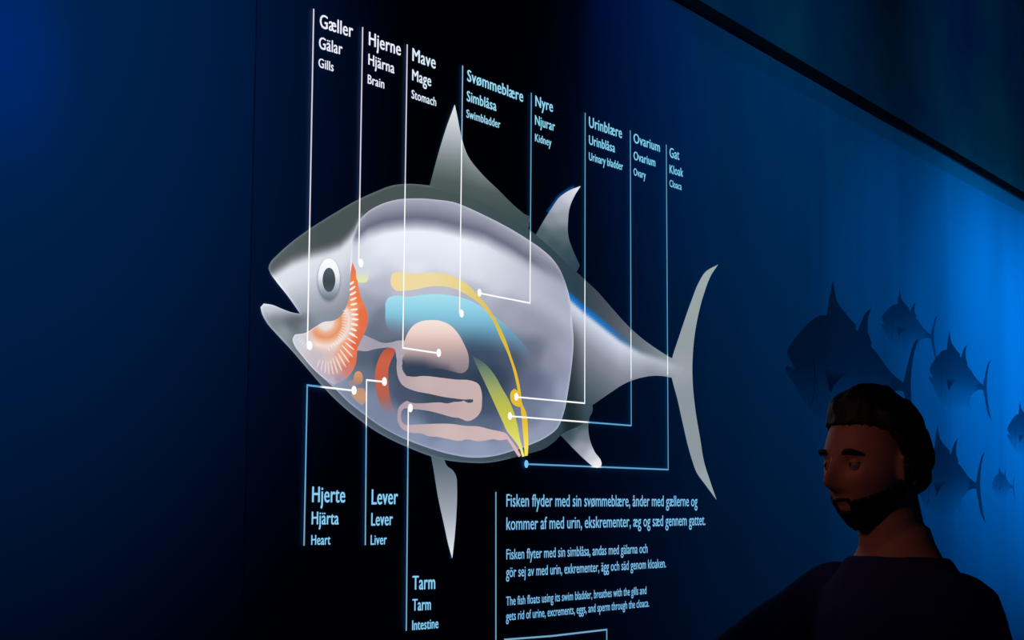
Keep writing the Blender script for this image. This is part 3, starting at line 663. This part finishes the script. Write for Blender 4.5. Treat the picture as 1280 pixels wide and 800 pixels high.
for j in range(NV):
    for i in range(NU):
        k = (i + 1) % NU; hf.append((j*NU+i, j*NU+k, (j+1)*NU+k, (j+1)*NU+i))
add(hv, hf)
for sx in (1, -1):                                   # ears
    c = HC + HROT @ Vector((sx*.074, .006, -.006)); ring = []
    for k in range(13):
        t = -2.3 + 4.9 * k / 12; ring.append(c + HROT @ Vector((sx*(.006 + .008*max(0, math.cos(t - .6))), .017*math.sin(t)+.004, .030*math.cos(t) - (.004 if k > 9 else 0))))
    tube(ring, [.0050]*13, 8)
    tube([c + Vector((0, -.004, -.012)), c + Vector((sx*.005, .008, .012))], [.010, .010], 10, .5)
tube([(0, .010, 1.44), (0, .004, 1.52), (0, -.010, 1.60), (0, -.016, 1.65)], [.068, .060, .056, .056], 24)   # neck
tor = [(.93,.155,.105),(1.0,.145,.10),(1.08,.138,.098),(1.18,.148,.104),(1.28,.160,.110),(1.36,.168,.110),(1.42,.168,.102),(1.46,.146,.086),(1.495,.106,.072),(1.53,.074,.062),(1.56,.058,.056)]
loft([((0, .01, z), a, b, None) for z, a, b in tor], 40)
loft([((0, .012, z), a, b, None) for z, a, b in [(.80,.150,.105),(.86,.165,.115),(.92,.165,.112),(.98,.150,.104)]], 32)
SH = {1: Vector((.180, .012, 1.420)), -1: Vector((-.185, -.005, 1.430))}
ARM = {1: [SH[1], Vector((.235, .075, 1.15)), Vector((.250, .015, .90))], -1: [SH[-1], Vector((-.30, -.215, 1.275)), Vector((-.27, -.45, 1.22))]}
for sx in (1, -1):
    a, b, c = ARM[sx]
    tube([a, a.lerp(b, .5), b, b.lerp(c, .35), c], [.052, .046, .038, .038, .026], 18)
    d = (c - b).normalized(); side = Vector((0, -1, 0)) if sx == 1 else Vector((0, -.2, 1)).normalized()
    side = (side - d * side.dot(d)).normalized(); pn = d.cross(side).normalized() * sx
    tube([c, c + d*.04, c + d*.085], [.027, .034, .032], 16, 1.0) if False else None
    M_ = Matrix((side, pn, d)).transposed()
    loft([(c + d*t, rx, ry, M_) for t, rx, ry in [(-.01,.024,.020),(.02,.030,.018),(.05,.038,.016),(.085,.040,.015),(.10,.036,.012)]], 20)
    for k, (o_, L_) in enumerate([(.030,.068),(.010,.078),(-.010,.072),(-.029,.056)]):
        f0 = c + d*.088 + side*o_; cu = -pn*sx
        f1 = f0 + (d + cu*.15).normalized()*L_*.45; f2 = f1 + (d + cu*.6).normalized()*L_*.32; f3 = f2 + (d + cu*1.0).normalized()*L_*.23
        tube([f0, f1, f2, f3], [.0092, .0085, .0076, .0062], 10)
    t0 = c + d*.025 + side*.028; t1 = t0 + (d*.7 + side*.7).normalized()*.034; t2 = t1 + (d + side*.25 - pn*sx*.3).normalized()*.030
    tube([t0, t1, t2], [.0125, .0105, .0085], 10)
LEG = {1: [(.085, .012, .88), (.090, -.09, .49), (.092, .13, .105)], -1: [(-.085, .012, .88), (-.088, -.05, .48), (-.090, -.17, .085)]}
LEG = {1: [(.085, .012, .88), (.090, .02, .49), (.092, .16, .10)], -1: [(-.085, .012, .88), (-.088, -.12, .49), (-.090, -.17, .09)]}
for sx in (1, -1):
    a, b, c = [Vector(p) for p in LEG[sx]]
    tube([a, a.lerp(b, .5), b, b.lerp(c, .35), c], [.088, .072, .054, .056, .038], 20)
    tube([c + Vector((0, .03, -.045)), c + Vector((0, -.06, -.055)), c + Vector((0, -.15, -.062))], [.034, .034, .026], 14, .9)
def mesh_from(name, mat, parent, voxel, smooth=3, sub=0):
    me = bpy.data.meshes.new(name); me.from_pydata(V, [], F_); me.update(); o = link(name, me, mat, parent)
    r = o.modifiers.new('join', 'REMESH'); r.mode = 'VOXEL'; r.voxel_size = voxel; r.use_smooth_shade = True
    s = o.modifiers.new('soft', 'SMOOTH'); s.iterations = smooth; s.factor = .5
    V.clear(); F_.clear(); return o
body = mesh_from('body', SKIN, per, .0042, 3)
# shirt: torso and short sleeves, joined into one soft surface
loft([((0, .008, z), a, b, None) for z, a, b in [(.90,.176,.130),(.96,.170,.124),(1.08,.160,.118),(1.18,.166,.122),(1.28,.176,.128),(1.36,.186,.128),(1.42,.186,.118),(1.46,.162,.104),(1.492,.126,.092),(1.510,.104,.084)]], 48)
for sx in (1, -1):
    a, b, c = ARM[sx]; a2 = a + Vector((-sx*.03, 0, 0))
    tube([a2, a, a.lerp(b, .3), a.lerp(b, .62), b], [.066, .068, .064, .059, .055], 22)
    tube([b, b.lerp(c, .45), b.lerp(c, .93)], [.053, .046, .036], 22)
shirt = mesh_from('shirt', SHIRT, per, .007, 6)
tx = bpy.data.textures.new('folds', 'CLOUDS'); tx.noise_scale = .12
dm = shirt.modifiers.new('folds', 'DISPLACE'); dm.texture = tx; dm.strength = .012; dm.mid_level = .5
# trousers
loft([((0, .012, z), a, b, None) for z, a, b in [(.80,.165,.118),(.86,.178,.128),(.92,.172,.122),(.97,.160,.114)]], 40)
for sx in (1, -1):
    a, b, c = [Vector(p) for p in LEG[sx]]
    tube([a, a.lerp(b, .5), b, b.lerp(c, .5), c + Vector((0, 0, .02))], [.098, .088, .074, .070, .062], 24)
mesh_from('trousers', TROU, per, .009, 4)
for sx in (1, -1):
    c = Vector(LEG[sx][2]); z = .048
    tube([(c.x, c.y + .045, z), (c.x, c.y - .05, z - .004), (c.x, c.y - .175, z - .012)], [.046, .046, .036], 18)
    mesh_from('shoe', SHOE, per, .006, 3)
# hair: a cap with a ragged hairline, plus beard
def shell(name, test, grow, mat, amp=.003, freq=60):
    vs = []; idx = {}; fs = []
    for j in range(NV + 1):
        v = -PI/2 + PI*j/NV
        for i in range(NU):
            u = 2*PI*i/NU; t = test(u, v)
            if t is None: continue
            p0 = head_pt(u, v); p = head_pt(u, v, 0)
            nn = (p0 - HC).normalized(); r = grow * t + amp * mnoise.noise(p0 * freq) * t
            idx[(i, j)] = len(vs); vs.append(p0 + nn * max(-.004, r))
    for j in range(NV):
        for i in range(NU):
            k = (i + 1) % NU; q = [(i, j), (k, j), (k, j+1), (i, j+1)]
            if all(z in idx for z in q): fs.append(tuple(idx[z] for z in q))
    root = list(range(len(vs)))                       # keep only the one large patch
    def find(a):
        while root[a] != a: root[a] = root[root[a]]; a = root[a]
        return a
    for f in fs:
        for q in f[1:]: root[find(q)] = find(f[0])
    from collections import Counter
    big = Counter(find(f[0]) for f in fs).most_common(1)[0][0]
    fs = [f for f in fs if find(f[0]) == big]; used = sorted({q for f in fs for q in f}); re_ = {q: i for i, q in enumerate(used)}
    vs = [vs[q] for q in used]; fs = [tuple(re_[q] for q in f) for f in fs]
    me = bpy.data.meshes.new(name); me.from_pydata([tuple(v) for v in vs], [], fs); me.update()
    for p in me.polygons: p.use_smooth = True
    o = link(name, me, mat, per); sm = o.modifiers.new('even', 'SMOOTH'); sm.iterations = 4; s = o.modifiers.new('thick', 'SOLIDIFY'); s.thickness = .006; s.offset = -1
    s2 = o.modifiers.new('soft', 'SUBSURF'); s2.levels = s2.render_levels = 1
    return o
def hair_t(u, v):
    x, y, z = math.cos(v)*math.cos(u), math.cos(v)*math.sin(u), math.sin(v)
    line = np.interp(y, [-1, -.75, -.35, -.12, .1, 1], [.56, .56, .50, .12, -.25, -.62]) + .03*mnoise.noise(Vector((x*9, y*9, 0)))
    if z < line: return None
    return min(1, .25 + (z - line) * 3.0)
shell('hair', hair_t, .024, HAIR, .008, 45)
def beard_t(u, v):
    x, y, z = math.cos(v)*math.cos(u), math.cos(v)*math.sin(u), math.sin(v)
    if y > .12 or z > -.30 or z < -.93: return None
    if abs(x) < .34 and z > -.42: return None
    if abs(x) < .22 and -.63 < z < -.50: return None
    if abs(x) > .3 and z > -.30 - .28*max(0, (-y - .25)): return None
    return .55
shell('beard', beard_t, .009, HAIR, .003, 120)
for sx in (1, -1):
    import bmesh
    bm = bmesh.new(); bmesh.ops.create_uvsphere(bm, u_segments=20, v_segments=14, radius=.0118)
    me = bpy.data.meshes.new('eyeball'); bm.to_mesh(me); bm.free(); o = link('eyeball', me, EYEW, per)
    for p in me.polygons: p.use_smooth = True
    c = HC + HROT @ Vector((sx*.031, -.0735, .003)); o.location = c + HROT @ Vector((0, .006, 0))
    bm = bmesh.new(); bmesh.ops.create_uvsphere(bm, u_segments=16, v_segments=10, radius=.0058)
    me = bpy.data.meshes.new('iris'); bm.to_mesh(me); bm.free(); o2 = link('iris', me, IRIS, o); o2.location = (-.0015, -.0082, 0); o2.scale = (1, .75, 1)
    for lo in (0, 1):                                 # upper and lower lid: part of a slightly larger ball
        bm = bmesh.new(); bmesh.ops.create_uvsphere(bm, u_segments=28, v_segments=24, radius=.0132)
        kill = [v for v in bm.verts if (v.co.z < .0030 + .25*abs(v.co.x) * 0 if not lo else v.co.z > -.0052)]
        bmesh.ops.delete(bm, geom=kill, context='VERTS')
        me = bpy.data.meshes.new('eyelid'); bm.to_mesh(me); bm.free(); ol = link('eyelid', me, SKIN, o)
        for p in me.polygons: p.use_smooth = True
    V.clear(); F_.clear()
    tube([HC + HROT @ Vector((sx*q, -.088 + abs(q-.03)*.35 + (.010 if q > .045 else 0), zq)) for q, zq in [(.013, .020), (.025, .026), (.038, .027), (.050, .021)]], [.0034, .0044, .0040, .0025], 8)
    me = bpy.data.meshes.new('eyebrow'); me.from_pydata(V, [], F_); me.update(); link('eyebrow', me, HAIR, per); V.clear(); F_.clear()

# added warm fill spot, out of view, that lights the visitor's face
def aim(name, loc, tgt, power, colr, size, rad=.08):
    l = bpy.data.lights.new(name, 'SPOT'); l.energy = power; l.color = colr; l.spot_size = math.radians(size); l.spot_blend = 1; l.shadow_soft_size = rad
    o = bpy.data.objects.new(name, l); col.objects.link(o); o.location = loc
    o.rotation_euler = (Vector(tgt) - Vector(loc)).to_track_quat('-Z', 'Y').to_euler()
face = per.location + Vector((-.06, -.05, 1.66))
aim('warm_face_fill', face + Vector((-1.3, -1.1, .75)), face + Vector((0, 0, -.05)), 12, (1, .34, .18), 17)
